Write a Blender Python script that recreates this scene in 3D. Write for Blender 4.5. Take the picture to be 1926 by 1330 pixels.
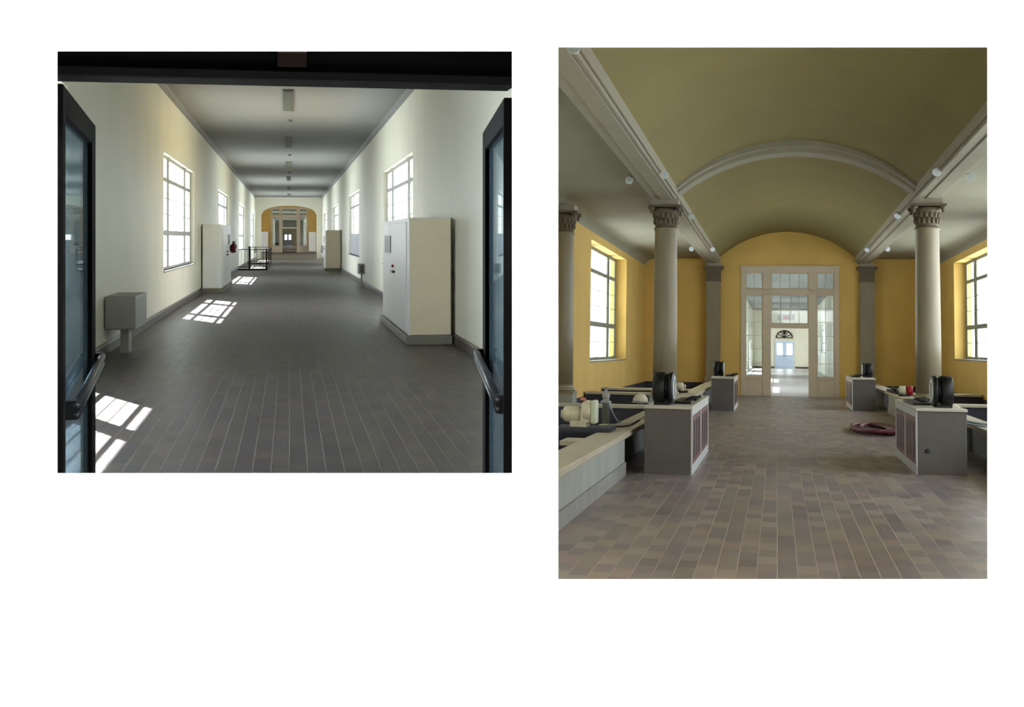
import bpy, math, random
from mathutils import Vector, Matrix
random.seed(7)
PI = math.pi
sc = bpy.context.scene
for o in list(bpy.data.objects): bpy.data.objects.remove(o)

# ------------------------------------------------------------------ camera
F = 2400.0                      # focal length in pixels of the 1926 px wide frame
EYE = 1.6
cam = bpy.data.cameras.new('camera'); camo = bpy.data.objects.new('camera', cam)
sc.collection.objects.link(camo); sc.camera = camo
cam.sensor_fit = 'HORIZONTAL'; cam.sensor_width = 36.0
cam.lens = 36.0 * F / 1926
cam.shift_x = (963 - 1003) / 1926; cam.shift_y = -(665 - 447) / 1926
cam.clip_start = 0.05; cam.clip_end = 1500
camo.location = (0, 0, EYE); camo.rotation_euler = (PI / 2, 0, 0)

# ------------------------------------------------------------------ the axes of the two halls (x right, y along, z up, origin at eye height)
def hall_matrix(vx, vz):
    f = Vector((vx, 1, vz)).normalized(); r = f.cross(Vector((0, 0, 1))).normalized(); u = r.cross(f)
    m = Matrix((r, f, u)).transposed().to_4x4(); m.translation = Vector((0, 0, EYE)); return m
ML = hall_matrix(-0.19125, 0.0)          # white corridor, to the left
MR = hall_matrix(0.19125, -0.0875)       # yellow filter hall, to the right, its floor falling gently
MW = Matrix.Translation((0, 0, EYE))     # the white screen wall and the added gallery in front of it
G = -1.6                                 # floor level in these axes

# ------------------------------------------------------------------ world, sun, large lights, exposure
W = bpy.data.worlds.new('sky'); sc.world = W; W.use_nodes = True
nt = W.node_tree; nt.nodes.clear()
wo = nt.nodes.new('ShaderNodeOutputWorld'); bg = nt.nodes.new('ShaderNodeBackground')
tc = nt.nodes.new('ShaderNodeTexCoord'); sx = nt.nodes.new('ShaderNodeSeparateXYZ'); cr = nt.nodes.new('ShaderNodeValToRGB')
mp = nt.nodes.new('ShaderNodeMapRange'); mp.inputs[1].default_value = -1; mp.inputs[2].default_value = 1
cr.color_ramp.elements[0].position = 0.0; cr.color_ramp.elements[0].color = (0.80, 0.86, 0.78, 1)
cr.color_ramp.elements[1].position = 1.0; cr.color_ramp.elements[1].color = (0.84, 0.93, 1.0, 1)
e = cr.color_ramp.elements.new(0.5); e.color = (0.89, 0.955, 1.0, 1)
nt.links.new(tc.outputs['Generated'], sx.inputs[0]); nt.links.new(sx.outputs[2], mp.inputs[0]); nt.links.new(mp.outputs[0], cr.inputs[0])
nt.links.new(cr.outputs[0], bg.inputs[0]); nt.links.new(bg.outputs[0], wo.inputs[0])
SKY = 9.0
bg.inputs[1].default_value = SKY

def lamp(name, kind, m, energy, color=(1, 1, 1), **kw):
    l = bpy.data.lights.new(name, kind); l.energy = energy; l.color = color
    for k, v in kw.items(): setattr(l, k, v)
    o = bpy.data.objects.new(name, l); sc.collection.objects.link(o); o.matrix_world = m; return o
def aim(frame, loc, direction):
    return frame @ Matrix.Translation(loc) @ Vector(direction).to_track_quat('-Z', 'Y').to_matrix().to_4x4()
lamp('sun', 'SUN', aim(ML, (-60, 60, 60), (1.0, -2.0, -2.3)), 60.0, (1, 0.97, 0.93), angle=0.009)
# unseen area lights added to whiten the screen wall, above and below the view
for z, y, tilt, en in ((1.25, 2.9, -0.9, 150), (-1.50, 2.9, 0.5, 85)):
    o = lamp('added_wall_fill', 'AREA', aim(MW, (0, y, z), (0, 1.0, tilt)), en, shape='RECTANGLE', size=5.2, size_y=0.12)

sc.view_settings.view_transform = 'Standard'; sc.view_settings.look = 'None'
sc.view_settings.exposure = 0.0; sc.view_settings.gamma = 1.0; sc.view_settings.use_curve_mapping = False
sc.cycles.use_denoising = True
sc.cycles.max_bounces = 12; sc.cycles.diffuse_bounces = 8; sc.cycles.glossy_bounces = 4
sc.cycles.transparent_max_bounces = 24; sc.cycles.sample_clamp_indirect = 6.0
sc.cycles.caustics_reflective = False; sc.cycles.caustics_refractive = False

# ------------------------------------------------------------------ materials
MATS = {}
def srgb(c):
    return tuple(((v / 255) / 12.92 if v / 255 <= 0.04045 else ((v / 255 + 0.055) / 1.055) ** 2.4) for v in c) + (1,)
def mat(name, col, rough=0.6, var=0.08, scale=3.0, metal=0.0, spec=0.5, bump=0.0, bscale=30, coat=0.0, stretch=(1, 1, 1)):
    if name in MATS: return MATS[name]
    m = bpy.data.materials.new(name); m.use_nodes = True; n = m.node_tree.nodes; l = m.node_tree.links
    b = n['Principled BSDF']; b.inputs['Roughness'].default_value = rough; b.inputs['Metallic'].default_value = metal
    b.inputs['Specular IOR Level'].default_value = spec
    if coat: b.inputs['Coat Weight'].default_value = coat
    c = srgb(col); t = n.new('ShaderNodeTexCoord'); mpn = n.new('ShaderNodeMapping'); mpn.inputs['Scale'].default_value = stretch
    l.new(t.outputs['Object'], mpn.inputs[0])
    ns = n.new('ShaderNodeTexNoise'); ns.inputs['Scale'].default_value = scale; ns.inputs['Detail'].default_value = 5
    l.new(mpn.outputs[0], ns.inputs[0])
    r = n.new('ShaderNodeValToRGB'); r.color_ramp.elements[0].position = 0.3; r.color_ramp.elements[1].position = 0.7
    r.color_ramp.elements[0].color = tuple(v * (1 - var) for v in c[:3]) + (1,)
    r.color_ramp.elements[1].color = tuple(min(1, v * (1 + var)) for v in c[:3]) + (1,)
    l.new(ns.outputs[0], r.inputs[0]); l.new(r.outputs[0], b.inputs['Base Color'])
    if bump:
        n2 = n.new('ShaderNodeTexNoise'); n2.inputs['Scale'].default_value = bscale; bp = n.new('ShaderNodeBump')
        bp.inputs['Strength'].default_value = bump; bp.inputs['Distance'].default_value = 0.01
        l.new(t.outputs['Object'], n2.inputs[0]); l.new(n2.outputs[0], bp.inputs['Height']); l.new(bp.outputs[0], b.inputs['Normal'])
    MATS[name] = m; return m

def glass(name, tint, refl=0.08, body=0.0, bodycol=(1, 1, 1)):
    m = bpy.data.materials.new(name); m.use_nodes = True; n = m.node_tree.nodes; l = m.node_tree.links
    n.remove(n['Principled BSDF']); out = n['Material Output']
    tr = n.new('ShaderNodeBsdfTransparent'); tr.inputs[0].default_value = tuple(tint) + (1,)
    gl = n.new('ShaderNodeBsdfGlossy'); gl.inputs['Roughness'].default_value = 0.02; gl.inputs[0].default_value = (0.9, 0.95, 1, 1)
    fr = n.new('ShaderNodeLayerWeight'); fr.inputs[0].default_value = 0.5
    pw = n.new('ShaderNodeMath'); pw.operation = 'POWER'; pw.inputs[1].default_value = 4.0; l.new(fr.outputs['Facing'], pw.inputs[0])
    mu = n.new('ShaderNodeMapRange'); mu.inputs[3].default_value = refl * .5; mu.inputs[4].default_value = min(.6, refl * 4.5)
    l.new(pw.outputs[0], mu.inputs[0]); mx = n.new('ShaderNodeMixShader')
    l.new(mu.outputs[0], mx.inputs[0]); l.new(tr.outputs[0], mx.inputs[1]); l.new(gl.outputs[0], mx.inputs[2])
    last = mx
    if body:
        df = n.new('ShaderNodeBsdfDiffuse'); df.inputs[0].default_value = tuple(bodycol) + (1,)
        m2 = n.new('ShaderNodeMixShader'); m2.inputs[0].default_value = body
        l.new(mx.outputs[0], m2.inputs[1]); l.new(df.outputs[0], m2.inputs[2]); last = m2
    l.new(last.outputs[0], out.inputs[0]); MATS[name] = m; return m

def tiles(name, ramp, grout, tw, tl, rough=0.4, big=None):
    """quarry tiles: courses run along the hall (y), each tile tl long and tw wide"""
    m = bpy.data.materials.new(name); m.use_nodes = True; n = m.node_tree.nodes; l = m.node_tree.links
    b = n['Principled BSDF']; t = n.new('ShaderNodeTexCoord'); mpn = n.new('ShaderNodeMapping')
    mpn.inputs['Rotation'].default_value = (0, 0, PI / 2)
    l.new(t.outputs['Object'], mpn.inputs[0])
    br = n.new('ShaderNodeTexBrick'); br.inputs['Scale'].default_value = 1.0; br.inputs['Brick Width'].default_value = tl
    br.inputs['Row Height'].default_value = tw; br.inputs['Mortar Size'].default_value = tw * 0.03; br.inputs['Mortar Smooth'].default_value = 0.3
    br.inputs['Color1'].default_value = (0, 0, 0, 1); br.inputs['Color2'].default_value = (1, 1, 1, 1); br.inputs['Mortar'].default_value = (0.5, 0.5, 0.5, 1)
    br.offset = 0.5
    l.new(mpn.outputs[0], br.inputs[0])
    cr = n.new('ShaderNodeValToRGB'); cr.color_ramp.interpolation = 'LINEAR'
    els = cr.color_ramp.elements
    for i, c in enumerate(ramp):
        p = i / (len(ramp) - 1)
        if i == 0: els[0].position = 0; els[0].color = srgb(c)
        elif i == len(ramp) - 1: els[-1].position = 1; els[-1].color = srgb(c)
        else: q = els.new(p); q.color = srgb(c)
    l.new(br.outputs['Color'], cr.inputs[0])
    mx = n.new('ShaderNodeMixRGB'); mx.inputs[2].default_value = srgb(grout)
    l.new(br.outputs['Fac'], mx.inputs[0]); l.new(cr.outputs[0], mx.inputs[1])
    ns = n.new('ShaderNodeTexNoise'); ns.inputs['Scale'].default_value = 0.9; ns.inputs['Detail'].default_value = 4
    l.new(t.outputs['Object'], ns.inputs[0])
    mr = n.new('ShaderNodeMapRange'); mr.inputs[1].default_value = 0.3; mr.inputs[2].default_value = 0.7; mr.inputs[3].default_value = 0.86; mr.inputs[4].default_value = 1.12
    l.new(ns.outputs[0], mr.inputs[0])
    m2 = n.new('ShaderNodeMixRGB'); m2.blend_type = 'MULTIPLY'; m2.inputs[0].default_value = 1
    l.new(mx.outputs[0], m2.inputs[1]); l.new(mr.outputs[0], m2.inputs[2]); l.new(m2.outputs[0], b.inputs['Base Color'])
    rr = n.new('ShaderNodeMapRange'); rr.inputs[3].default_value = rough; rr.inputs[4].default_value = min(1, rough + 0.2)
    l.new(br.outputs['Fac'], rr.inputs[0]); l.new(rr.outputs[0], b.inputs['Roughness'])
    bp = n.new('ShaderNodeBump'); bp.inputs['Strength'].default_value = 0.25; bp.inputs['Distance'].default_value = 0.004; bp.invert = True
    l.new(br.outputs['Fac'], bp.inputs['Height']); l.new(bp.outputs[0], b.inputs['Normal'])
    MATS[name] = m; return m

PAGE = mat('white screen wall', (252, 252, 252), 0.9, 0.0)
GAL = mat('added gallery plaster', (150, 150, 150), 0.9, 0.02)
EXT = mat('added eave render', (225, 225, 220), 0.9, 0.03)
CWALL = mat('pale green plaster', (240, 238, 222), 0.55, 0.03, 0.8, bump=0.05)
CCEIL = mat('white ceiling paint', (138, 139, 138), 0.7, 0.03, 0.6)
BASE = mat('dark brown tile baseboard', (82, 72, 68), 0.5, 0.12, 6)
WFRAME = mat('grey window frame paint', (160, 162, 160), 0.5, 0.04)
WDARK = mat('green grey window frame', (130, 134, 122), 0.5, 0.05)
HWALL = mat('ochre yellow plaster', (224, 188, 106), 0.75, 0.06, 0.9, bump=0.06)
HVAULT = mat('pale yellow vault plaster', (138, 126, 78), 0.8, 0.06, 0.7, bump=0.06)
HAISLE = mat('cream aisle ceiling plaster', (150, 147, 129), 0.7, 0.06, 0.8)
HTRIM = mat('grey cream plaster trim', (158, 153, 136), 0.6, 0.05, 2)
STONE = mat('grey marble column', (138, 128, 104), 0.45, 0.10, 1.6, bump=0.04, stretch=(3, 3, 0.6))
STONED = mat('carved stone', (100, 89, 70), 0.6, 0.14, 9, bump=0.3)
PARA = mat('weathered pale green concrete', (154, 158, 152), 0.7, 0.12, 2.2, bump=0.1, stretch=(1, 1, 0.4))
CAPM = mat('cream stone coping', (180, 172, 152), 0.6, 0.08, 3)
SKIRT = mat('grey stone skirting', (140, 140, 138), 0.6, 0.12, 3)
NAVY = mat('dark basin lining and recess shade', (50, 50, 62), 0.6, 0.15, 2)
PIT = mat('black wet basin floor', (26, 24, 24), 0.3, 0.2, 2)
SCREENM = mat('cream painted joinery', (214, 200, 176), 0.5, 0.03)
CABW = mat('white enamel steel', (248, 250, 252), 0.35, 0.02)
CABB = mat('beige enamel steel', (236, 224, 196), 0.4, 0.03)
CABG = mat('grey enamel steel', (150, 150, 146), 0.45, 0.04)
BLACK = mat('black painted metal', (14, 14, 16), 0.4, 0.1, 8, spec=0.3)
HEADM = mat('black door head', (3, 4, 4), 0.8, 0.1, 4, spec=0.1)
HEADM2 = mat('brown black door frame', (7, 6, 7), 0.6, 0.1, 4, spec=0.2)
ALU = mat('dull aluminium', (52, 54, 58), 0.4, 0.05, metal=0.5)
PLINTH = mat('olive grey plinth', (126, 122, 110), 0.6, 0.08, 4)
FACEF = mat('white grey console frame', (196, 198, 198), 0.5, 0.04, 4)
CONS = mat('grey painted console steel', (90, 86, 83), 0.55, 0.06, 4)
CONST = mat('cream console top', (194, 188, 176), 0.5, 0.06, 4)
REDP = mat('maroon louvred panel', (104, 58, 56), 0.5, 0.1, 6)
REDH = mat('dark red rubber hose', (88, 18, 28), 0.55, 0.1, 8)
RED = mat('red enamel', (165, 22, 28), 0.4, 0.06)
CREAMM = mat('cream cast metal', (214, 208, 184), 0.45, 0.08, 9)
DIAL = mat('white gauge dial', (205, 215, 222), 0.3, 0.02)
CHROME = mat('worn chrome', (190, 190, 190), 0.25, 0.03, metal=0.9)
LGREY = mat('grey light fixture', (104, 106, 100), 0.5, 0.05)
BLUED = mat('pale blue door paint', (205, 225, 250), 0.45, 0.04)
CABLE = mat('grey cable', (150, 160, 165), 0.5, 0.05)
BROWN = mat('dim brown wood', (84, 58, 44), 0.6, 0.2, 10)
WPANEL = mat('grey window board', (170, 172, 178), 0.6, 0.12, 5)
GLASS = glass('window glass', (0.97, 0.98, 0.98), 0.08)
SGLASS = glass('old screen glass', (0.86, 0.90, 0.90), 0.08)
DGLASS = glass('blue tinted door glass', (0.60, 0.74, 0.82), 0.14, 0.16, (0.30, 0.44, 0.55))  # blue body colour stands in for light mirrored in the panes
DOORM = mat('matt black door metal', (10, 10, 11), 0.8, 0.1, 6, spec=0.12)
TILEL = tiles('quarry tiles corridor', [(48, 45, 48), (62, 56, 56), (56, 50, 58), (66, 60, 56), (76, 64, 60), (50, 47, 54), (56, 42, 49)], (96, 91, 89), 0.125, 0.30, 0.42)
TILER = tiles('quarry tiles hall', [(108, 99, 101), (136, 126, 122), (120, 111, 118), (146, 134, 121), (158, 149, 143), (114, 106, 114), (150, 133, 127)], (172, 163, 157), 0.145, 0.34, 0.36)

# ------------------------------------------------------------------ mesh builder
class MB:
    def __init__(s): s.v = []; s.f = []; s.sm = []
    def add(s, vs, fs, smooth=False):
        b = len(s.v); s.v += [tuple(v) for v in vs]; s.f += [tuple(b + i for i in f) for f in fs]; s.sm += [smooth] * len(fs); return s
    def box(s, x0, x1, y0, y1, z0, z1):
        if x0 > x1: x0, x1 = x1, x0
        if y0 > y1: y0, y1 = y1, y0
        if z0 > z1: z0, z1 = z1, z0
        return s.add([(x0, y0, z0), (x1, y0, z0), (x1, y1, z0), (x0, y1, z0), (x0, y0, z1), (x1, y0, z1), (x1, y1, z1), (x0, y1, z1)],
              [(0, 3, 2, 1), (4, 5, 6, 7), (0, 1, 5, 4), (1, 2, 6, 5), (2, 3, 7, 6), (3, 0, 4, 7)])
    def prism(s, poly, z0, z1):        # polygon in xy, extruded in z
        n = len(poly); vs = [(p[0], p[1], z0) for p in poly] + [(p[0], p[1], z1) for p in poly]
        fs = [tuple(range(n - 1, -1, -1)), tuple(range(n, 2 * n))] + [(i, (i + 1) % n, n + (i + 1) % n, n + i) for i in range(n)]
        return s.add(vs, fs)
    def prof(s, poly, y0, y1):         # polygon in xz, extruded in y
        n = len(poly); vs = [(p[0], y0, p[1]) for p in poly] + [(p[0], y1, p[1]) for p in poly]
        fs = [tuple(range(n)), tuple(range(2 * n - 1, n - 1, -1))] + [(i, n + i, n + (i + 1) % n, (i + 1) % n) for i in range(n)]
        return s.add(vs, fs)
    def lathe(s, prof, c=(0, 0, 0), axis='Z', n=32, flute=0, fd=0.0):   # prof: (radius, height)
        vs = []; fs = []
        for r, h in prof:
            for i in range(n):
                a = 2 * PI * i / n; rr = r
                p = (rr * math.cos(a), rr * math.sin(a), h)
                if axis == 'X': p = (p[2], p[0], p[1])
                if axis == 'Y': p = (p[0], p[2], p[1])
                vs.append((p[0] + c[0], p[1] + c[1], p[2] + c[2]))
        for k in range(len(prof) - 1):
            for i in range(n):
                j = (i + 1) % n; fs.append((k * n + i, k * n + j, (k + 1) * n + j, (k + 1) * n + i))
        s.add(vs, fs, True)
        b = len(s.v) - len(vs)
        s.f.append(tuple(b + i for i in range(n - 1, -1, -1))); s.sm.append(False)
        s.f.append(tuple(b + (len(prof) - 1) * n + i for i in range(n))); s.sm.append(False)
        return s
    def tube(s, pts, r, n=10, closed=False):
        pts = [Vector(p) for p in pts]; vs = []; fs = []; up = Vector((0, 0, 1)); m = len(pts)
        for k, p in enumerate(pts):
            a = pts[(k - 1) % m] if (closed or k > 0) else p; b = pts[(k + 1) % m] if (closed or k < m - 1) else p
            t = (b - a).normalized(); q = up if abs(t.dot(up)) < 0.9 else Vector((1, 0, 0))
            u = t.cross(q).normalized(); w = u.cross(t)
            for i in range(n):
                g = 2 * PI * i / n; vs.append(p + u * (r * math.cos(g)) + w * (r * math.sin(g)))
        for k in range(m if closed else m - 1):
            for i in range(n):
                j = (i + 1) % n; k2 = (k + 1) % m; fs.append((k * n + i, k * n + j, k2 * n + j, k2 * n + i))
        if not closed: fs += [tuple(range(n - 1, -1, -1)), tuple((m - 1) * n + i for i in range(n))]
        return s.add(vs, fs, True)
    def ball(s, c, r, n=16, sc3=(1, 1, 1)):
        prof = [(max(1e-4, r * math.sin(PI * i / 10)), -r * math.cos(PI * i / 10)) for i in range(11)]
        t = MB().lathe(prof, n=n); t.v = [(v[0] * sc3[0] + c[0], v[1] * sc3[1] + c[1], v[2] * sc3[2] + c[2]) for v in t.v]
        b = len(s.v); s.v += t.v; s.f += [tuple(b + i for i in f) for f in t.f]; s.sm += t.sm; return s
    def build(s, name, m, parent=None, frame=None, bevel=0.0, pos=(0, 0, 0), rz=0.0):
        me = bpy.data.meshes.new(name); me.from_pydata(s.v, [], s.f); me.update()
        for p, q in zip(me.polygons, s.sm): p.use_smooth = q
        me.materials.append(m); o = bpy.data.objects.new(name, me); sc.collection.objects.link(o)
        if parent is not None: o.parent = parent
        if frame is not None: o.matrix_world = frame @ Matrix.Translation(pos) @ Matrix.Rotation(rz, 4, 'Z')
        elif parent is not None: o.matrix_basis = Matrix.Translation(pos) @ Matrix.Rotation(rz, 4, 'Z')
        if bevel:
            b = o.modifiers.new('bevel', 'BEVEL'); b.width = bevel; b.segments = 2; b.limit_method = 'ANGLE'
        return o
def struct(o):
    o['kind'] = 'structure'; return o
def thing(name, label, cat, frame, loc, rz=0.0, group=None):
    o = bpy.data.objects.new(name, None); o.empty_display_size = 0.1; sc.collection.objects.link(o)
    o.matrix_world = frame @ Matrix.Translation(loc) @ Matrix.Rotation(rz, 4, 'Z')
    o['label'] = label; o['category'] = cat
    if group: o['group'] = group
    return o
def tag(o, label, cat, group=None):
    o['label'] = label; o['category'] = cat
    if group: o['group'] = group
    return o
def copy_thing(o, frame, loc, label, rz=0.0):
    def rec(a, par):
        c = a.copy(); sc.collection.objects.link(c)
        if par is not None: c.parent = par; c.matrix_parent_inverse = Matrix(); c.matrix_basis = a.matrix_basis.copy()
        for ch in list(a.children): rec(ch, c)
        return c
    c = rec(o, None); c.matrix_world = frame @ Matrix.Translation(loc) @ Matrix.Rotation(rz, 4, 'Z'); c['label'] = label
    return c

def near_y(m, x, z=0.0, y=4.16):
    """where the line (x, *, z) of a hall meets the back of the screen wall"""
    a = m @ Vector((x, 0, z)); b = m @ Vector((x, 1, z)); return (y - a.y) / (b.y - a.y)

# ================================================================== the white screen wall with its two openings, and the unseen gallery added to block sky light
def px(x, y, Y): return ((x - 1003) / F * Y, -(y - 447) / F * Y)
YF, YB = 4.0, 4.12
opens = [(108, 963, 96.5, 890), (1050, 1857, 89, 1089.5)]
def screen_wall():
    mb = MB()
    def ring(Y, grow):
        rs = []
        for x0, x1, y0, y1 in opens:
            a, d = px(x0, y0, YF); b, c = px(x1, y1, YF)
            rs.append((a - grow, b + grow, c - grow, d + grow))
        return rs
    for Y, g in ((YF, 0.0), (YB, 0.055)):
        (a0, b0, c0, d0), (a1, b1, c1, d1) = ring(Y, g)
        X0, X1, Z0, Z1 = -4.5, 7.5, G, 4.4
        cells = [(X0, a0, Z0, Z1), (b0, a1, Z0, Z1), (b1, X1, Z0, Z1), (a0, b0, Z0, c0), (a0, b0, d0, Z1), (a1, b1, Z0, c1), (a1, b1, d1, Z1)]
        for x0, x1, z0, z1 in cells:
            f = (0, 1, 2, 3) if Y == YF else (3, 2, 1, 0)
            mb.add([(x0, Y, z0), (x1, Y, z0), (x1, Y, z1), (x0, Y, z1)], [f])
    A, B = ring(YF, 0.0), ring(YB, 0.055)
    for (a, b, c, d), (a2, b2, c2, d2) in zip(A, B):
        v = [(a, YF, c), (b, YF, c), (b, YF, d), (a, YF, d), (a2, YB, c2), (b2, YB, c2), (b2, YB, d2), (a2, YB, d2)]
        mb.add(v, [(0, 1, 5, 4), (1, 2, 6, 5), (2, 3, 7, 6), (3, 0, 4, 7)])
    return mb
struct(screen_wall().build('wall_front', PAGE, frame=MW))
struct(MB().box(-4.5, 7.5, -3, YF, G - 0.2, G).build('floor', GAL, frame=MW))
struct(MB().box(-4.5, 7.5, -3, YF, 4.4, 4.6).build('ceiling', GAL, frame=MW))
struct(MB().box(-4.7, -4.5, -3, YF + .1, G, 4.4).build('wall_left', GAL, frame=MW))
struct(MB().box(7.5, 7.7, -3, YF + .1, G, 4.4).build('wall_right', GAL, frame=MW))
struct(MB().box(-4.7, 7.7, -3.2, -3, G, 4.4).build('wall_back', GAL, frame=MW))

# ================================================================== windows
def make_window(frame, side, X, Y0, Y1, z0, z1, depth, fm, n, low=None, latches=False):
    """steel window in a side wall. side -1 = left wall (room at +x), +1 = right wall"""
    xo = X + side * depth
    r = bpy.data.objects.new('window_%d' % n, None); sc.collection.objects.link(r)
    r.matrix_world = frame @ Matrix.Translation((xo, Y0, z0)); struct(r)
    w = Y1 - Y0; h = z1 - z0; t = 0.03
    fw = w * 0.035
    mb = MB()
    def bx(y0, y1, za, zb, th=t): mb.box(-th / 2, th / 2, y0, y1, za, zb)
    bx(0, fw, 0, h); bx(w - fw, w, 0, h); bx(fw, w - fw, 0, h * .025); bx(fw, w - fw, h * .975, h)
    for c in (0.235, 0.765): bx(w * (c - .03), w * (c + .03), h * .025, h * .975, t * 1.1)
    bx(fw, w - fw, h * .775, h * .81, t * 1.2); bx(fw, w - fw, h * .30, h * .345, t * 1.3)
    for z in (.49, .63, .165): bx(fw, w - fw, h * z - .009, h * z + .009, .012)
    bx(w * .5 - .03, w * .5 + .03, h * .025, h * .975, .010)
    mb.build('window_frame', fm, r)
    MB().box(-.004, .004, fw, w - fw, h * .02, h * .98).build('window_pane', GLASS, r)
    sill = MB().box(-side * depth - side * 0.03, 0, -.02, w + .02, -.03, 0); sill.build('window_sill', fm, r)
    if latches:
        lm = MB()
        for c in (.12, .41, .59, .88):
            lm.tube([(-side * .04, w * c + .22 * math.cos(a), .03 + .07 * math.sin(a)) for a in [PI * k / 8 for k in range(9)]], .006, 6)
        lm.build('latch', BLACK, r)
    if low:
        MB().box(-side * .06, -side * .03, fw, w - fw, .03, h * .30).build('window_board', WPANEL, r)
    p = lamp('window_daylight_portal', 'AREA', frame @ Matrix.Translation((xo + side * .06, (Y0 + Y1) / 2, (z0 + z1) / 2)) @ Vector((-side, 0, 0)).to_track_quat('-Z', 'Z').to_matrix().to_4x4(),
             1.0, shape='RECTANGLE', size=w, size_y=h)
    # the area's x axis must run along the wall
    mm = frame @ Matrix.Translation((xo + side * .06, (Y0 + Y1) / 2, (z0 + z1) / 2))
    ex = Vector((0, side, 0)); ez = Vector((side, 0, 0)); ey = ez.cross(ex)
    p.matrix_world = mm @ Matrix((ex, ey, ez)).transposed().to_4x4()
    p.data.cycles.is_portal = True
    return r

def side_wall(X, side, thick, y0, y1, z0, z1, ops, frame, name, m):
    mb = MB(); xa, xb = X, X + side * thick; cur = y0
    for (a, b, c, d) in sorted(ops):
        mb.box(xa, xb, cur, a, z0, z1); mb.box(xa, xb, a, b, z0, c); mb.box(xa, xb, a, b, d, z1); cur = b
    mb.box(xa, xb, cur, y1, z0, z1)
    return struct(mb.build(name, m, frame=frame))

def splay_wall(frame, sp, X1, Y1, th, z0, z1, m, name):
    """wall from the back of the screen wall out to (X1, Y1), its near edge flush with the screen wall"""
    def ny(z):
        a = frame @ Vector((0, 0, z)); b = frame @ Vector((sp, 1, z)); return (4.13 - a.y) / (b.y - a.y)
    s = 1 if sp > 0 else -1; v = []
    for z in (z0, z1):
        y = ny(z); v += [(sp * y, y, z), (X1, Y1, z), (X1 + s * th, Y1, z), (sp * y + s * .02, y, z)]
    return struct(MB().add(v, [(0, 1, 2, 3), (7, 6, 5, 4), (0, 4, 5, 1), (1, 5, 6, 2), (2, 6, 7, 3), (3, 7, 4, 0)]).build(name, m, frame=frame))

# ================================================================== LEFT: the white corridor
XL, XR, ZC = -2.50, 2.46, 3.05
FARL, TH = 98.0, 0.22
zw0, zw1 = -0.68, 1.74
opsL = [(a, a + 8.5, zw0, zw1) for a in (6.9, 26.8, 46.8, 66.6, 86.4)]
opsR = [(a, a + 8.4, zw0, zw1) for a in (25.9, 46.0, 66.0, 85.8)]
nyL = near_y(ML, XL)
SP = 0.1745                                                   # splay of the near right wall
ysp = XR / SP
side_wall(XL, -1, TH, nyL - .05, FARL, G, ZC, opsL, ML, 'wall_left', CWALL)
side_wall(XR, 1, TH, ysp, FARL, G, ZC, opsR, ML, 'wall_right', CWALL)
y0s = 4.35
splay_wall(ML, SP, XR, ysp, .13, G, ZC, CWALL, 'wall_right')
fp = [(XL - TH, near_y(ML, XL - TH)), (SP * 4.3 + .02, near_y(ML, SP * 4.3 + .02)), (XR + TH, ysp), (XR + TH, FARL), (XL - TH, FARL)]
struct(MB().prism(fp, G - .25, G).build('floor', TILEL, frame=ML))
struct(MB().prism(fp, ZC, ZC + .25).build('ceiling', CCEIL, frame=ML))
# baseboards and cornices
for X, s, ya in ((XL, 1, nyL), (XR, -1, ysp)):
    nm = 'baseboard_left' if s > 0 else 'baseboard_right'
    struct(MB().prof([(X, G), (X + s * .035, G), (X + s * .035, G + .12), (X + s * .015, G + .15), (X, G + .15)][::s], ya, FARL).build(nm, BASE, frame=ML))
    struct(MB().prof([(X, ZC), (X + s * .10, ZC), (X + s * .08, ZC - .03), (X + s * .03, ZC - .07), (X, ZC - .09)][::-s], ya, FARL).build('trim_%d' % (1 if s > 0 else 2), CCEIL, frame=ML))
# windows
k = 1
for a, b, c, d in opsL: make_window(ML, -1, XL, a, b, c, d, .11, WFRAME, k); k += 1
for i, (a, b, c, d) in enumerate(opsR): make_window(ML, 1, XR, a, b, c, d, .12, WFRAME, k, low=(i == 1)); k += 1
# far wall with the arched opening
def arch_wall(x0, x1, z0, z1, ax0, ax1, zs, za, y0, y1, n=24):
    pts = []
    cx = (ax0 + ax1) / 2; hw = (ax1 - ax0) / 2; rise = za - zs
    for i in range(n + 1):
        t = -1 + 2 * i / n; pts.append((cx + hw * t, zs + rise * math.sqrt(max(0, 1 - (abs(t) ** 2.2)))))
    mb = MB(); mb.box(x0, ax0, y0, y1, z0, z1); mb.box(ax1, x1, y0, y1, z0, z1)
    for i in range(n):
        (a, za_), (b, zb_) = pts[i], pts[i + 1]
        mb.add([(a, y0, za_), (b, y0, zb_), (b, y0, z1), (a, y0, z1), (a, y1, za_), (b, y1, zb_), (b, y1, z1), (a, y1, z1)],
               [(0, 1, 2, 3), (7, 6, 5, 4), (0, 4, 5, 1), (3, 2, 6, 7)])
    return mb
struct(arch_wall(XL - .2, XR + .2, G, ZC, -2.09, 2.06, 1.72, 2.42, FARL, FARL + .8).build('wall_back', CWALL, frame=ML))

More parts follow.
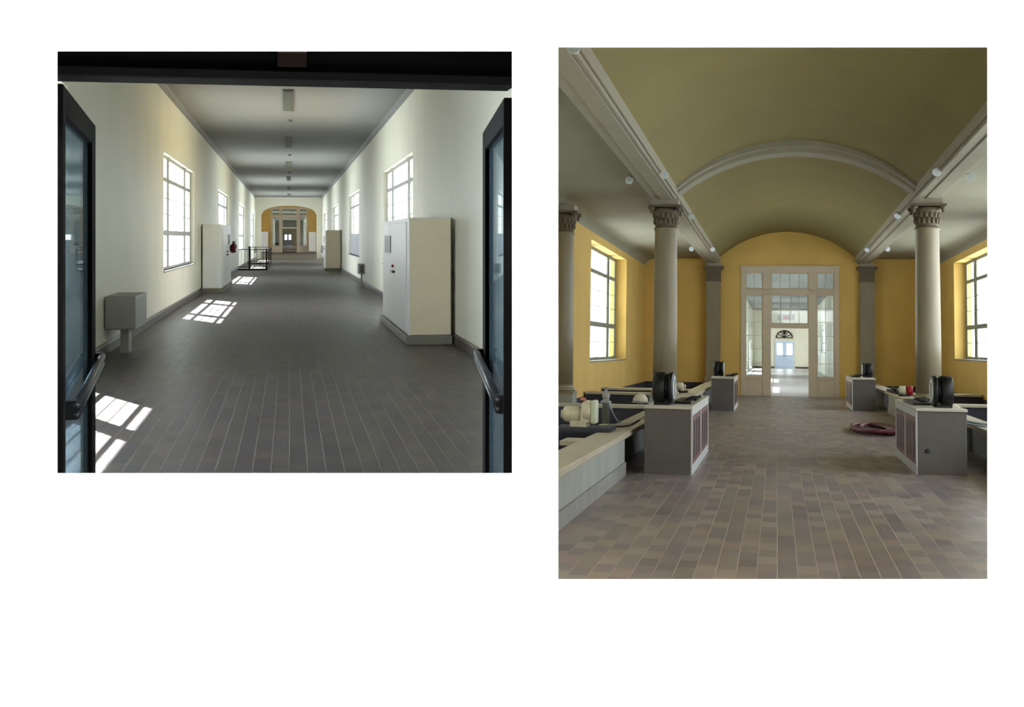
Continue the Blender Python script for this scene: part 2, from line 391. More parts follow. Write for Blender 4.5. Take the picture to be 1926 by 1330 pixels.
# the yellow hall beyond the arch
HY1 = 139.0
hl, hr, hz = -5.2, 5.2, 4.2
struct(MB().box(hl, hr, FARL, HY1 + 1, G - .25, G).build('floor', TILEL, frame=ML))
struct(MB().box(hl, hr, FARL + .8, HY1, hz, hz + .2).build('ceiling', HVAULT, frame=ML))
hops = [(a, a + 9, -.7, 3.4) for a in (100.5, 111, 121.5)]  # side windows out of view, added to light this hall
side_wall(hl, -1, .2, FARL, HY1, G, hz, hops, ML, 'wall_left', HWALL)
side_wall(hr, 1, .2, FARL, HY1, G, hz, hops, ML, 'wall_right', HWALL)
for a, b, c, d in hops:
    make_window(ML, -1, hl, a, b, c, d, .15, WFRAME, k); k += 1
    make_window(ML, 1, hr, a, b, c, d, .15, WFRAME, k); k += 1
struct(MB().box(hl, XL - .1, FARL, FARL + .8, G, hz).box(XR + .1, hr, FARL, FARL + .8, G, hz).box(XL - .1, XR + .1, FARL, FARL + .8, ZC, hz).build('wall_front', CWALL, frame=ML))
sxl, sxr, szt = -1.94, 2.02, 3.25
struct(MB().box(hl, sxl, HY1, HY1 + .3, G, hz).box(sxr, hr, HY1, HY1 + .3, G, hz).box(sxl, sxr, HY1, HY1 + .3, szt, hz).build('wall_back', HWALL, frame=ML))

def make_screen(frame, x0, x1, y, zt, label, dz):
    """timber and glass screen: three transoms over two sidelights and an open doorway"""
    w = x1 - x0; h = zt - G
    r = thing('glazed_screen', label, 'glazed screen', frame, (x0, y, G))
    def X(f): return w * f
    def Z(v): return h * v          # v measured from the floor
    T = .16
    mb = MB()
    def bx(a, b, c, d, t=T, off=0): mb.box(X(a), X(b), -t / 2 + off, t / 2 + off, Z(c), Z(d))
    bx(0, .05, 0, 1); bx(.95, 1, 0, 1); bx(.225, .31, 0, .96); bx(.69, .775, 0, .96)
    bx(.05, .95, .955, 1); bx(.05, .95, .785, .83); bx(.31, .69, .525, .56)
    bx(.05, .225, .125, .15); bx(.775, .95, .125, .15)
    mb.build('frame', SCREENM, r, bevel=.01)
    c = MB(); c.box(-.03, w + .03, -.14, -.06, h - .02, h + .05); c.box(-.02, w + .02, -.12, -.07, Z(.80), Z(.815)); c.build('cornice', SCREENM, r)
    for a, b in ((.05, .225), (.775, .95)):
        p = MB().box(X(a), X(b), -.04, .04, 0, Z(.125)); p.box(X(a + .02), X(b - .02), -.06, -.04, Z(.02), Z(.105)); p.build('panel', SCREENM, r)
        p2 = MB().box(X(a) - .02, X(b) + .02, -.12, -.06, Z(.138), Z(.152)); p2.build('panel_sill', SCREENM, r)
    g = [(.05, .225, .15, .785, 2, 6), (.775, .95, .15, .785, 2, 6), (.05, .225, .83, .955, 2, 1), (.31, .69, .83, .955, 4, 1), (.775, .95, .83, .955, 2, 1), (.31, .69, .56, .785, 4, 2)]
    for a, b, c, d, nx, nz in g:
        s = MB(); q = .028
        s.box(X(a), X(a) + q, -.035, .035, Z(c), Z(d)); s.box(X(b) - q, X(b), -.035, .035, Z(c), Z(d)); s.box(X(a), X(b), -.035, .035, Z(c), Z(c) + q); s.box(X(a), X(b), -.035, .035, Z(d) - q, Z(d))
        for i in range(1, nx): xx = X(a + (b - a) * i / nx); s.box(xx - .008, xx + .008, -.015, .015, Z(c), Z(d))
        for i in range(1, nz): zz = Z(c + (d - c) * i / nz); s.box(X(a), X(b), -.013, .013, zz - .008, zz + .008)
        so = s.build('sash', SCREENM, r)
        MB().box(X(a) + .01, X(b) - .01, -.003, .003, Z(c) + .01, Z(d) - .01).build('pane', SGLASS, so)
    return r
make_screen(ML, sxl, sxr, HY1 + .15, szt, 'cream timber and glass screen with open doorway, small beyond the corridor arch', 0)
# room past that screen, with a pair of pale doors at its end
RY0, RY1 = HY1 + .3, 250.0
struct(MB().box(-2.6, 2.6, HY1 + 1, RY1, G - .25, G).build('floor', mat('dark brown floor', (84, 66, 56), .5, .1), frame=ML))
struct(MB().box(-2.6, 2.6, RY0, RY1, 3.2, 3.4).build('ceiling', HAISLE, frame=ML))
rops = [(a, a + 9, -.5, 1.8) for a in (160, 200, 225)]  # unseen side windows added so daylight reaches this room
side_wall(-2.6, -1, .2, RY0, RY1, G, 3.4, rops, ML, 'wall_left', CWALL)
side_wall(2.6, 1, .2, RY0, RY1, G, 3.4, rops, ML, 'wall_right', CWALL)
for a, b, c, d in rops:
    make_window(ML, -1, -2.6, a, b, c, d, .15, WFRAME, k); k += 1
    make_window(ML, 1, 2.6, a, b, c, d, .15, WFRAME, k); k += 1
struct(MB().box(-2.8, 2.8, RY1, RY1 + .2, G, 3.4).build('wall_back', CWALL, frame=ML))
def double_doors(frame, x0, x1, y, z0, z1, label, fan=False):
    r = thing('double_door', label, 'door', frame, ((x0 + x1) / 2, y, z0))
    w = (x1 - x0) / 2; h = z1 - z0
    f = MB().box(-w - .08, -w, -.1, .02, 0, h + .08).box(w, w + .08, -.1, .02, 0, h + .08).box(-w, w, -.1, .02, h, h + .08)
    f.build('door_frame', SCREENM, r)
    for s in (-1, 1):
        a, b = (-w, -.002) if s < 0 else (.002, w)
        m = MB(); ga, gb = a + .22 * w, b - .22 * w
        m.box(a, ga, -.07, -.01, 0, h); m.box(gb, b, -.07, -.01, 0, h); m.box(ga, gb, -.07, -.01, 0, h * .5); m.box(ga, gb, -.07, -.01, h * .9, h)
        lf = m.build('leaf', BLUED, r); MB().box(ga, gb, -.045, -.035, h * .5, h * .9).build('pane', GLASS, lf)
        MB().box(s * .05, s * .09, -.12, -.07, h * .42, h * .48).build('handle', CHROME, lf)
    MB().box(-.03, .03, -.085, -.07, 0, h).build('meeting_strip', BLUED, r)
    return r
def wall_with_door(frame, x0, x1, z1, y, dx0, dx1, dz, m):
    struct(MB().box(x0, dx0, y, y + .2, G, z1).box(dx1, x1, y, y + .2, G, z1).box(dx0, dx1, y, y + .2, dz, z1).build('wall_back', m, frame=frame))
bpy.data.objects.remove(bpy.data.objects['wall_back.003']) if 'wall_back.003' in bpy.data.objects else None
wall_with_door(ML, -2.8, 2.8, 3.4, RY1, -1.0, .5, .8, CWALL)
double_doors(ML, -1.0, .5, RY1 + .1, G, .8, 'tiny pair of pale blue glazed doors at the very end of the white corridor')

# door head and the two open leaves
hd = thing('entrance_lintel', 'black lintel across the top of the white corridor entrance', 'lintel', ML, (0, 4.58, .55))
MB().box(-.98, .812, 0, .15, .034, .42).build('head_casing', HEADM, hd)
MB().box(-.98, .806, -.03, .15, 0.0, .034).build('head_rail', HEADM2, hd, bevel=.004)
dc = MB().box(-.05, .05, -.03, 0, -.055, -.008).build('door_catch', mat('very dark brown wood', (26, 17, 13), .7, .2, spec=.2), frame=ML, pos=(.01, 4.57, .655))
MB().box(-.05, .05, -.04, 0, -.008, .012).build('catch_plate', BROWN, dc)
tag(dc,
    'dim brown wooden catch block at the middle of the black lintel', 'door catch')
def leaf(side, p0, p1, zt, label, bar0, bar1):
    """open glazed leaf between two plan points"""
    a = Vector((p0[0], p0[1], 0)); b = Vector((p1[0], p1[1], 0)); L_ = (b - a).length; ang = math.atan2(b.y - a.y, b.x - a.x)
    r = thing('door_leaf', label, 'door', ML, (a.x, a.y, G), ang)
    h = zt - G; st = .13 * L_ / 1.6; t = .05
    ns = .10 if side < 0 else .03; m = MB().box(0, ns, -t / 2, t / 2, .01, h).box(L_ - .24, L_, -t / 2, t / 2, .01, h).box(ns, L_ - .24, -t / 2, t / 2, .01, .22).box(ns, L_ - .24, -t / 2, t / 2, h - .10, h)
    m.build('stile_frame', DOORM, r, bevel=.004)
    MB().box(ns - .01, L_ - .23, -.005, .005, .2, h - .09).build('pane', DGLASS, r)
    rot = Matrix.Rotation(-ang, 3, 'Z')
    q0 = rot @ (Vector(bar0) - Vector((a.x, a.y, G))); q1 = rot @ (Vector(bar1) - Vector((a.x, a.y, G)))
    bar = MB(); dv = (q1 - q0).normalized()
    bar.tube([q0, q1], .017, 12); bar.tube([q0 + Vector((0, 0, -.035)), q1 + Vector((0, 0, -.035))], .013, 10)
    bo = bar.build('push_bar', ALU, r)
    for q in (q0 + dv * .03, q1 - dv * .03):
        MB().box(q.x - .03, q.x + .03, min(q.y, 0), max(q.y, 0), q.z - .05, q.z + .02).build('bar_bracket', BLACK, bo)
    return r
leaf(-1, (-.79, 4.62), (-.925, 6.32), .53, 'left glazed black door leaf standing open with a push bar', (-.772, 4.95, -.625), (-.875, 6.35, -.565))
leaf(1, (.822, 4.76), (.985, 6.38), .53, 'right glazed black door leaf standing open with a push bar', (.79, 4.85, -.63), (.925, 6.35, -.575))

# ceiling lights
cl = None
names = ['nearest', 'second', 'third', 'fourth', 'fifth', 'sixth']
for i in range(6):
    y = 26.7 + i * 12.65; lab = 'unlit grey fluorescent light on the white corridor ceiling, %s from the entrance' % names[i]
    if cl is None:
        cl = thing('ceiling_light', lab, 'ceiling light', ML, (-.02, y, ZC), group='fluorescent lights along the corridor ceiling')
        MB().prof([(-.12, 0), (-.11, -.03), (.11, -.03), (.12, 0)], 0, 4.4).build('housing', LGREY, cl)
        d = MB().box(-.085, .085, .1, 4.3, -.04, -.03)
        for j in range(20): d.box(-.085, .085, .1 + j * .21, .12 + j * .21, -.046, -.04)
        d.build('diffuser', mat('ribbed grey diffuser', (116, 119, 112), .4, .03), cl)
    else: copy_thing(cl, ML, (-.02, y, ZC), lab)
for i, y in enumerate((33.6, 47.6, 60.5)):
    tag(MB().lathe([(.02, -.06), (.05, -.05), (.06, -.02), (.06, 0)], n=20).build('ceiling_sensor', LGREY, frame=ML, pos=(.02, y, ZC)),
        'small round grey fitting on the corridor ceiling %s' % ('between the first and second lights', 'between the second and third lights', 'between the third and fourth lights')[i], 'sensor', 'round fittings between the corridor lights')

# grey box on a leg, left wall
r = thing('heater_box', 'grey metal box on a short leg against the left corridor wall', 'electrical box', ML, (-2.25, 18.3, G))
MB().box(-.24, .17, 0, 1.4, .33, .79).build('body', CABG, r, bevel=.012)
MB().box(-.23, .16, -.015, 0, .35, .77).build('front_panel', CABG, r, bevel=.004)
MB().box(-.05, .06, .15, .5, 0, .33).build('leg', CABG, r)
# small boxes at the right wall
r = thing('outlet_box', 'small grey box on a thin leg low at the right corridor wall', 'electrical box', ML, (2.36, 42.6, G))
MB().box(-.10, .09, 0, .8, .40, .73).build('body', CABG, r, bevel=.01)
MB().box(-.05, .05, -.01, 0, .45, .68).build('cover', mat('dark grey cover', (105, 104, 98), .5), r)
MB().box(-.02, .03, .1, .3, 0, .40).build('leg', CABG, r)
tag(MB().box(-.09, .08, 0, .8, 0, .5).build('outlet_box', CABG, frame=ML, pos=(2.36, 95.0, -1.1), bevel=.01), 'tiny grey box on the right corridor wall just before the arch', 'electrical box')
tag(MB().box(-.08, .09, 0, .8, 0, .4).build('outlet_box', CABG, frame=ML, pos=(-2.4, 95.0, -1.1), bevel=.01), 'tiny grey box on the left corridor wall just before the arch', 'electrical box')

# steel cabinets in the corridor
def cabinet(x0, x1, y0, y1, z1, label, side, front, sidem, detail=True, plinth=.13):
    r = thing('steel_cabinet', label, 'cabinet', ML, ((x0 + x1) / 2, y0, G), group='steel cabinets along the corridor')
    w = (x1 - x0) / 2; d = y1 - y0; h = z1 - G; a = -side            # a: direction of the aisle
    MB().box(-w - (.05 if a < 0 else 0), w + (.05 if a > 0 else 0), -.12, d + .1, 0, plinth).build('plinth', PLINTH, r, bevel=.01)
    MB().box(-w, w, .02, d, plinth, h).build('body', sidem, r, bevel=.008)
    MB().box(-w + .012, w - .012, 0, .02, plinth + .012, h - .012).build('end_panel', front, r, bevel=.004)
    MB().box(w if side > 0 else -w - .006, w + .006 if side > 0 else -w, -.004, .08, plinth, h).build('edge_strip', mat('dark olive edge', (78, 68, 42), .6), r)
    xa = a * w
    dm = MB().box(xa, xa + a * .018, .35, d - .25, plinth + .05, h - .06)
    dr = dm.build('door', sidem, r, bevel=.004)
    if detail:
        v = MB().box(xa + a * .018, xa + a * .03, d * .60, d * .84, h * .70, h * .86)
        v.build('vent', BLACK, dr)
        g = MB()
        for j in range(5): g.box(xa + a * .03, xa + a * .036, d * .61, d * .83, h * (.717 + j * .03), h * (.722 + j * .03))
        g.build('vent_slat', ALU, dr)
        hnd = MB().box(xa + a * .018, xa + a * .05, d * .49, d * .53, h * .575, h * .60); hnd.build('handle', RED, dr)
        MB().box(xa + a * .018, xa + a * .06, d * .44, d * .52, h * .53, h * .55).build('latch', BLACK, dr)
    return r
cabinet(1.76, 2.40, 19.1, 24.5, .30, 'tall steel cabinet with a big beige end, nearest on the right side of the corridor', 1, CABB, CABW)
cabinet(1.73, 2.43, 62.0, 65.6, .36, 'tall beige ended steel cabinet further along the right side of the corridor', 1, CABB, CABW)
cabinet(-2.47, -1.92, 38.0, 43.8, .38, 'tall white steel cabinet on the left side between the first two windows', -1, CABW, CABW)
cabinet(-2.93, -2.21, 137.2, 138.6, .62, 'white cabinet left of the glazed screen seen through the corridor arch', -1, CABW, CABW, False)
cabinet(2.06, 2.80, 137.2, 138.6, .60, 'white cabinet right of the glazed screen seen through the corridor arch', 1, CABW, CABW, False)
# hanging rod beside the big cabinet
r = thing('pull_rod', 'thin hanging rod beside the vent of the nearest right cabinet', 'rod', ML, (2.3, 25.2, -.55))
MB().tube([(0, 0, 0), (0, 0, .62)], .012, 8).build('rod', CABG, r)
MB().tube([(-.08, 0, 0), (.16, 0, 0)], .02, 8).build('handle', BLACK, r)
# fire extinguisher on the left cabinet
r = thing('fire_extinguisher', 'dark red fire extinguisher hung at the far corner of the left cabinet', 'fire extinguisher', ML, (-1.80, 42.9, -.50))
MB().lathe([(.02, 0), (.075, .01), (.085, .04), (.085, .24), (.06, .29), (.025, .31), (.025, .33)], n=20).build('cylinder', mat('dark red enamel', (110, 12, 20), .4, .06), r)
MB().box(-.03, .05, -.02, .02, .33, .36).box(-.03, .09, -.012, .012, .37, .385).build('valve', BLACK, r)
MB().tube([(.04, 0, .34), (.09, 0, .28), (.10, 0, .15)], .012, 8).build('hose', BLACK, r)
MB().box(-.10, -.07, -.05, .05, .05, .25).build('bracket', BLACK, r)
# black railing on a kerb at the left wall
r = thing('stair_railing', 'low black railing on a dark kerb around the stair opening at the left wall', 'railing', ML, (XL, 64.3, G))
x1 = 1.46; yl = 15.0
MB().box(0.04, x1, -.3, .1, 0, .07).box(x1 - .12, x1, 0, yl, 0, .07).box(.04, x1, yl, yl + .3, 0, .07).build('kerb', BLACK, r)
for (x, y, h, t) in ((.58, 0, 1.17, .045), (x1 - .06, 0, 1.05, .035), (x1 - .06, yl * .5, 1.0, .03), (x1 - .06, yl, 1.05, .035)):
    MB().box(x - t, x + t, y - t, y + t, .07, h).build('post', BLACK, r)
rl = MB()
for z in (1.0, .14): rl.box(.04, x1 - .06, -.02, .02, z, z + .035); rl.box(x1 - .08, x1 - .04, 0, yl, z, z + .035); rl.box(.04, x1 - .06, yl - .02, yl + .02, z, z + .035)
rl.build('rail', BLACK, r)
for i in range(9):
    x = .04 + i * (x1 - .1) / 9; MB().box(x - .008, x + .008, -.008, .008, .14, 1.0).build('baluster', BLACK, r)
for i in range(6):
    y = 1.5 + i * (yl - 3) / 5; MB().box(x1 - .066, x1 - .054, y - .006, y + .006, .14, 1.0).build('baluster', BLACK, r)
# black low consoles past the far screen
for i, (x, lab) in enumerate(((-1.5, 'tiny dark console left of the path beyond the corridor screen'), (1.3, 'tiny dark console right of the path beyond the corridor screen'))):
    tag(MB().box(-.3, .3, 0, 2, 0, .85).box(-.33, .33, -.05, 2.05, .85, .92).build('dark_console', BLACK, frame=ML, pos=(x, 175, G)), lab, 'console', 'dark consoles beyond the corridor screen')

# ================================================================== RIGHT: the yellow filter hall
HX0, HX1, HB = -4.55, 5.20, 44.7
ZB, ZA, ZV = 2.95, 3.07, 4.04            # beam underside, aisle ceiling, vault crown
PL, PR = -1.86, 2.84                     # parapet faces towards the aisle
BLx, BRx = -2.22, 2.87                   # beam and column centres
SPR = -0.178
ysr = HX0 / SPR
ynl = 10.5
wl = [(31.4, 39.0, -.37, 2.66)]
wr = [(11.8, 19.4, -.37, 2.66), (21.4, 29.0, -.37, 2.66), (31.6, 39.9, -.20, 2.66)]  # the two nearer windows are unseen, added to brighten the hall
side_wall(HX0, -1, .5, ysr, HB, -3.2, 3.6, wl, MR, 'wall_left', HWALL)
side_wall(HX1, 1, .5, near_y(MR, HX1) + .1, HB, -3.2, 3.6, wr, MR, 'wall_right', HWALL)
yq = 4.45
splay_wall(MR, SPR, HX0, ysr, .13, -3.2, 3.6, CWALL, 'wall_left')
for a, b, c, d in wl: make_window(MR, -1, HX0, a, b, c, d, .34, WDARK, k, latches=True); k += 1
for a, b, c, d in wr: make_window(MR, 1, HX1, a, b, c, d, .34, WDARK, k, latches=True); k += 1
# unseen eave added to keep the sun out of the left window
struct(MB().box(HX0 - 3.0, HX0 - .5, 26.5, 45, 3.1, 3.3).build('trim_3', EXT, frame=MR))
# floor of the aisle
fy0 = near_y(MR, 0, G) + .12
struct(MB().prism([(SPR * fy0, fy0), (PR + .3, fy0), (PR + .3, HB + .3), (PL - .3, HB + .3), (PL - .3, 12.0)], G - .25, G).build('floor', TILER, frame=MR))
# basin floors
struct(MB().box(HX0 - .1, PL - .3, 9.0, HB, -3.2, -3.0).box(PR + .3, HX1 + .1, 5.5, HB, -3.2, -3.0).build('floor', PIT, frame=MR))
struct(MB().box(PL - .36, PL - .3, 9.0, HB, -3.2, G - .2).box(PR + .3, PR + .36, 5.5, HB, -3.2, G - .2).build('wall_basin', NAVY, frame=MR))
struct(MB().box(HX0, HX0 + .04, 26, HB, -3.1, -1.2).box(HX1 - .04, HX1, 12, HB, -3.1, -1.2).box(HX0, -2.47, HB - .04, HB, -3.1, -1.18).box(3.28, HX1, HB - .04, HB, -3.1, -1.18).build('wall_basin', NAVY, frame=MR))
# parapets in runs, deeper recesses behind the consoles
def parapet(side, x, runs, label):
    r = thing('basin_parapet', label, 'low wall', MR, (x, runs[0][0], G)); y0 = runs[0][0]
    L_ = runs[-1][1] - y0; o = side
    for (a, b, deep) in runs:
        xx = 0.0 if not deep else o * .22
        w_ = MB().prism([(-.02, 0), (-.02, b - y0), (-.30, b - y0), (-.30, 1.9)], 0, .47) if a == ynl else MB().box(xx + o * .02, o * .30, a - y0, b - y0, 0, .47)
        w_.build('wall_run', PARA if not deep else NAVY, r)  # recess runs coloured dark for the shade inside them
        if not deep: MB().box(0, o * .02, a - y0, b - y0, 0, .16).build('skirting', SKIRT, r)
    cp_ = MB().prism([(.03, 0), (.03, L_), (-.34, L_), (-.34, 2.2)], .47, .54) if o < 0 else MB().box(-o * .03, o * .34, 0, L_, .47, .54)
    cp_.build('coping', CAPM, r, bevel=.012)
    return r
parapet(-1, PL, [(ynl, 16.1, 0), (16.1, 21.0, 1), (21.0, 33.2, 0), (33.2, 38.5, 1), (38.5, HB - .42, 0)], 'low pale concrete wall with cream coping along the left side of the yellow hall')
parapet(1, PR, [(5.6, 17.0, 0), (17.0, 22.0, 1), (22.0, 34.8, 0), (34.8, 39.5, 1), (39.5, HB - .42, 0)], 'low pale concrete wall with cream coping along the right side of the yellow hall')
dl = None
for i, (y, lab) in enumerate(((14.6, 'cream topped basin divider nearest on the left, in front of the motor'), (23.8, 'cream topped basin divider behind the upright left pipe'),
                              (30.4, 'narrow pale basin divider far left below the yellow wall'), (33.6, 'narrowest pale basin divider furthest back on the left'))):
    w = (PL - .34) - (HX0 + .04); r = thing('basin_divider', lab, 'low wall', MR, (HX0 + .04, y, -3.0), group='left basin dividers')
    x0 = 0 if i else max(0, SPR * y + .15 - HX0 - .04)
    MB().box(x0, w, 0, .35, 0, 1.86).build('wall_run', NAVY, r); MB().box(x0, w, -.05, .45, 1.86, 1.92).build('coping', CAPM, r, bevel=.01)
for i, (y, lab) in enumerate(((20.5, 'cream topped basin divider right of the nearest right console'), (27.8, 'pale basin divider across the right basin under the window wall'), (34.5, 'furthest pale basin divider in the right basin'))):
    w = (HX1 - .04) - (PR + .36); r = thing('basin_divider', lab, 'low wall', MR, (PR + .36, y, -3.0), group='right basin dividers')
    MB().box(0, w, 0, .35, 0, 1.86).build('wall_run', NAVY, r); MB().box(0, w, -.05, .45, 1.86, 1.92).build('coping', CAPM, r, bevel=.01)

# back wall with opening for the screen
qx0, qx1, qz = -1.24, 2.07, 2.82
struct(MB().box(HX0 - .5, qx0, HB, HB + .3, -3.2, 5).box(qx1, HX1 + .5, HB, HB + .3, -3.2, 5).box(qx0, qx1, HB, HB + .3, qz, 5).build('wall_back', HWALL, frame=MR))
# vault, aisle ceilings, beams, rib
VX0, VX1 = BLx + .20, BRx - .20
def arc(x0, x1, zs, zc, n=32):
    w = (x1 - x0) / 2; s = zc - zs; R_ = (w * w + s * s) / (2 * s); cx = (x0 + x1) / 2; cz = zc - R_; a = math.asin(w / R_)
    return [(cx + R_ * math.sin(-a + 2 * a * i / n), cz + R_ * math.cos(-a + 2 * a * i / n)) for i in range(n + 1)]
vy0 = 11.6
def shell(inner, outer, y0, y1):
    mb = MB(); n = len(inner)
    a0 = [(p[0], y0, p[1]) for p in inner]; a1 = [(p[0], y1, p[1]) for p in inner]; b0 = [(p[0], y0, p[1]) for p in outer]; b1 = [(p[0], y1, p[1]) for p in outer]
    mb.add(a0 + a1, [(i, i + 1, n + i + 1, n + i) for i in range(n - 1)], True)
    mb.add(b0 + b1, [(i, n + i, n + i + 1, i + 1) for i in range(n - 1)], True)
    mb.add(a0 + b0, [(i, n + i, n + i + 1, i + 1) for i in range(n - 1)]); mb.add(a1 + b1, [(i, i + 1, n + i + 1, n + i) for i in range(n - 1)])
    mb.add([a0[0], a1[0], b1[0], b0[0], a0[-1], a1[-1], b1[-1], b0[-1]], [(0, 1, 2, 3), (7, 6, 5, 4)]); return mb
inner = arc(VX0, VX1, 3.10, ZV)
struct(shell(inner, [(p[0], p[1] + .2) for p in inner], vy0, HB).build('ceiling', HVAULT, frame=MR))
def cove(x0, x1):     # nearly flat aisle ceiling that curves down to the wall at x0
    w = x1 - x0; pts = []
    for i in range(13):
        a = PI / 2 * i / 12; pts.append((x0 + .35 * (1 if w > 0 else -1) * (1 - math.cos(a)), 2.86 + .24 * math.sin(a)))
    pts.append((x1, 3.12)); return pts
cl_ = cove(HX0, BLx - .2); cr_ = cove(HX1, BRx + .2)
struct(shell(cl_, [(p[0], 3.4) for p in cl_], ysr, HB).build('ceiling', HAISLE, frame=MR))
struct(MB().prism([(SPR * 13.8, 13.8), (BLx + .2, 13.8), (BLx + .2, ysr + .1), (HX0 - .1, ysr + .1)], 3.095, 3.4).build('ceiling', HAISLE, frame=MR))
# unseen lower ceiling added before the vault, closing off light from the sky
struct(MB().prism([(SPR * 4.6, 4.6), (HX1 + .2, 5.6), (HX1 + .2, 9.6), (SPR * 9.6, 9.6)], 2.5, 2.6).prism([(SPR * 9.6, 9.6), (HX1 + .2, 9.6), (HX1 + .2, 11.6), (SPR * 11.6, 11.6)], 2.95, 3.05)
       .box(SPR * 9.6, HX1 + .2, 9.55, 9.6, 2.5, 3.05).box(SPR * 11.6, HX1 + .2, 11.5, 11.6, 2.95, 4.3).build('ceiling', HAISLE, frame=MR))
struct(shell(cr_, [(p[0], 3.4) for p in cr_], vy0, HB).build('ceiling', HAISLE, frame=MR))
def beam(cx, n):
    mb = MB()
    def strip(a, b, z0, z1):        # the left beam starts at the splayed wall
        ya, yb = (max(vy0, a / SPR), max(vy0, b / SPR)) if cx < 0 else (vy0, vy0)
        mb.prism([(a, ya), (b, yb), (b, HB), (a, HB)], z0, z1)
    strip(cx - .23, cx + .23, ZB, 3.3); strip(cx - .27, cx - .23, ZB + .05, 3.3); strip(cx + .23, cx + .27, ZB + .05, 3.3)
    strip(cx - .07, cx + .17, ZB - .02, ZB)
    return struct(mb.build('trim_%d' % n, HTRIM, frame=MR, bevel=.01))
beam(BLx, 4); beam(BRx, 5)
i1 = arc(VX0 - .02, VX1 + .02, 2.98, ZV - .19); o1 = arc(VX0 - .02, VX1 + .02, 3.14, ZV + .05)
struct(shell(i1, o1, 25.25, 25.85).build('trim_6', HTRIM, frame=MR))
i2 = arc(VX0 - .02, VX1 + .02, 3.03, ZV - .11)
struct(shell(i2, o1, 24.95, 26.15).build('trim_7', HTRIM, frame=MR))
# columns on piers
def column(x, y, label):
    r = thing('column', label, 'column', MR, (x, y, G), group='round stone columns')
    MB().box(-.28, .28, -.28, .28, 0, .60).build('pier', PARA, r)
    MB().box(-.29, .29, -.29, .29, .60, .66).lathe([(.27, .66), (.285, .69), (.27, .72), (.25, .74), (.255, .76), (.24, .80)], n=40).build('base', STONE, r)
    MB().lathe([(.238, .80), (.238, 1.8), (.232, 2.8), (.222, 3.93), (.24, 3.95), (.24, 3.98), (.222, 4.0)], n=48).build('shaft', STONE, r)
    c = MB().lathe([(.215, 4.0), (.22, 4.15), (.25, 4.28), (.30, 4.36), (.25, 4.38)], n=40)
    for a in range(16):
        th = 2 * PI * a / 16
        for k_, (rr, zz) in enumerate(((.222, 4.12), (.235, 4.24))):
            t2 = th + k_ * PI / 16; c.ball((rr * math.cos(t2), rr * math.sin(t2), zz), .035, 8, (1, 1, 1.9))
    for sx_ in (-1, 1):
        for sy_ in (-1, 1):
            c.lathe([(.03, -.03), (.065, -.025), (.07, 0), (.065, .025), (.03, .03)], (sx_ * .27, sy_ * .27, 4.33), 'X', 16)
            c.ball((sx_ * .27, sy_ * .27, 4.37), .07, 10, (1.1, 1.1, .6))
    c.box(-.33, .33, -.33, .33, 4.39, 4.43); c.build('capital', STONED, r)
    MB().box(-.26, .26, -.26, .26, 4.43, 4.56).build('impost_block', HTRIM, r)
    return r
c1 = column(BLx + .02, 25.6, 'round grey stone column on the left of the yellow hall')
copy_thing(c1, MR, (BRx - .02, 25.6, G), 'round grey stone column on the right of the yellow hall')
copy_thing(c1, MR, (HX0 + .10, 26.6, G), 'stone column at the left wall, cut by the picture edge')
def pilaster(x, label):
    r = thing('pilaster', label, 'pilaster', MR, (x, HB, G), group='flat pilasters of the end wall')
    MB().box(-.24, .24, -.30, 0, .0, 3.9).build('shaft', STONE, r)
    MB().box(-.28, .28, -.34, 0, 0, .62).build('base', STONE, r)
    c = MB().box(-.255, .255, -.32, 0, 3.9, 3.95).box(-.25, .25, -.31, 0, 3.95, 4.3).box(-.30, .30, -.36, 0, 4.3, 4.35).box(-.34, .34, -.40, 0, 4.35, 4.42)
    c.build('capital', STONED, r)
    MB().box(-.24, .24, -.30, 0, 4.42, 4.56).build('impost_block', HTRIM, r)
    return r
pilaster(-2.17, 'flat stone pilaster on the end wall left of the glazed screen')
pilaster(2.98, 'flat stone pilaster on the end wall right of the glazed screen')
make_screen(MR, qx0, qx1, HB + .05, qz, 'large cream timber and glass screen with open doorway ending the yellow hall', 0)

# consoles
def console(xf, y0, w, d, h, side, label, knob=False):
    r = thing('filter_console', label, 'console', MR, (xf, y0, G), group='operating consoles in the yellow hall')
    a = side                      # xf is the aisle face; body extends in direction a
    def B(x0, x1, y0_, y1_, z0, z1): return (a * x0, a * x1, y0_, y1_, z0, z1)
    MB().box(*B(0.012, w, 0, d, 0, h - .04)).build('body', CONS, r, bevel=.006)
    MB().box(*B(-.01, w + .012, -.02, d + .02, h - .04, h)).build('top', CONST, r, bevel=.008)
    f = MB(); z0, z1 = .12, h - .12
    for (ya, yb) in ((0, .10), (d * .5 - .05, d * .5 + .05), (d - .10, d)): f.box(*B(-.004, .012, ya, yb, 0, h - .04))
    f.box(*B(-.004, .012, .1, d - .1, 0, z0)); f.box(*B(-.004, .012, .1, d - .1, z1, h - .04)); f.build('face_frame', FACEF, r)
    for (ya, yb) in ((.10, d * .5 - .05), (d * .5 + .05, d - .10)):
        p = MB().box(*B(0.002, .012, ya, yb, z0, z1)).build('panel', REDP, r)
        s = MB()
        for q in range(3):
            yy = ya + (yb - ya) * (.2 + .28 * q); s.box(*B(-.003, .002, yy, yy + (yb - ya) * .10, z0 + .06, z1 - .08))
        s.build('panel_slot', BLACK, p)
    if knob:
        MB().lathe([(.022, 0), (.03, -.015), (.02, -.03)], (a * w * .22, 0, h * .36), 'Y', 16).build('knob', ALU, r)
    MB().box(*B(.012, w, -.006, 0, .0, .13)).build('kick_strip', CONS, r)
    return r
console(-1.06, 16.35, .60, 3.9, .86, -1, 'grey filter console with maroon side panels, nearest on the left')
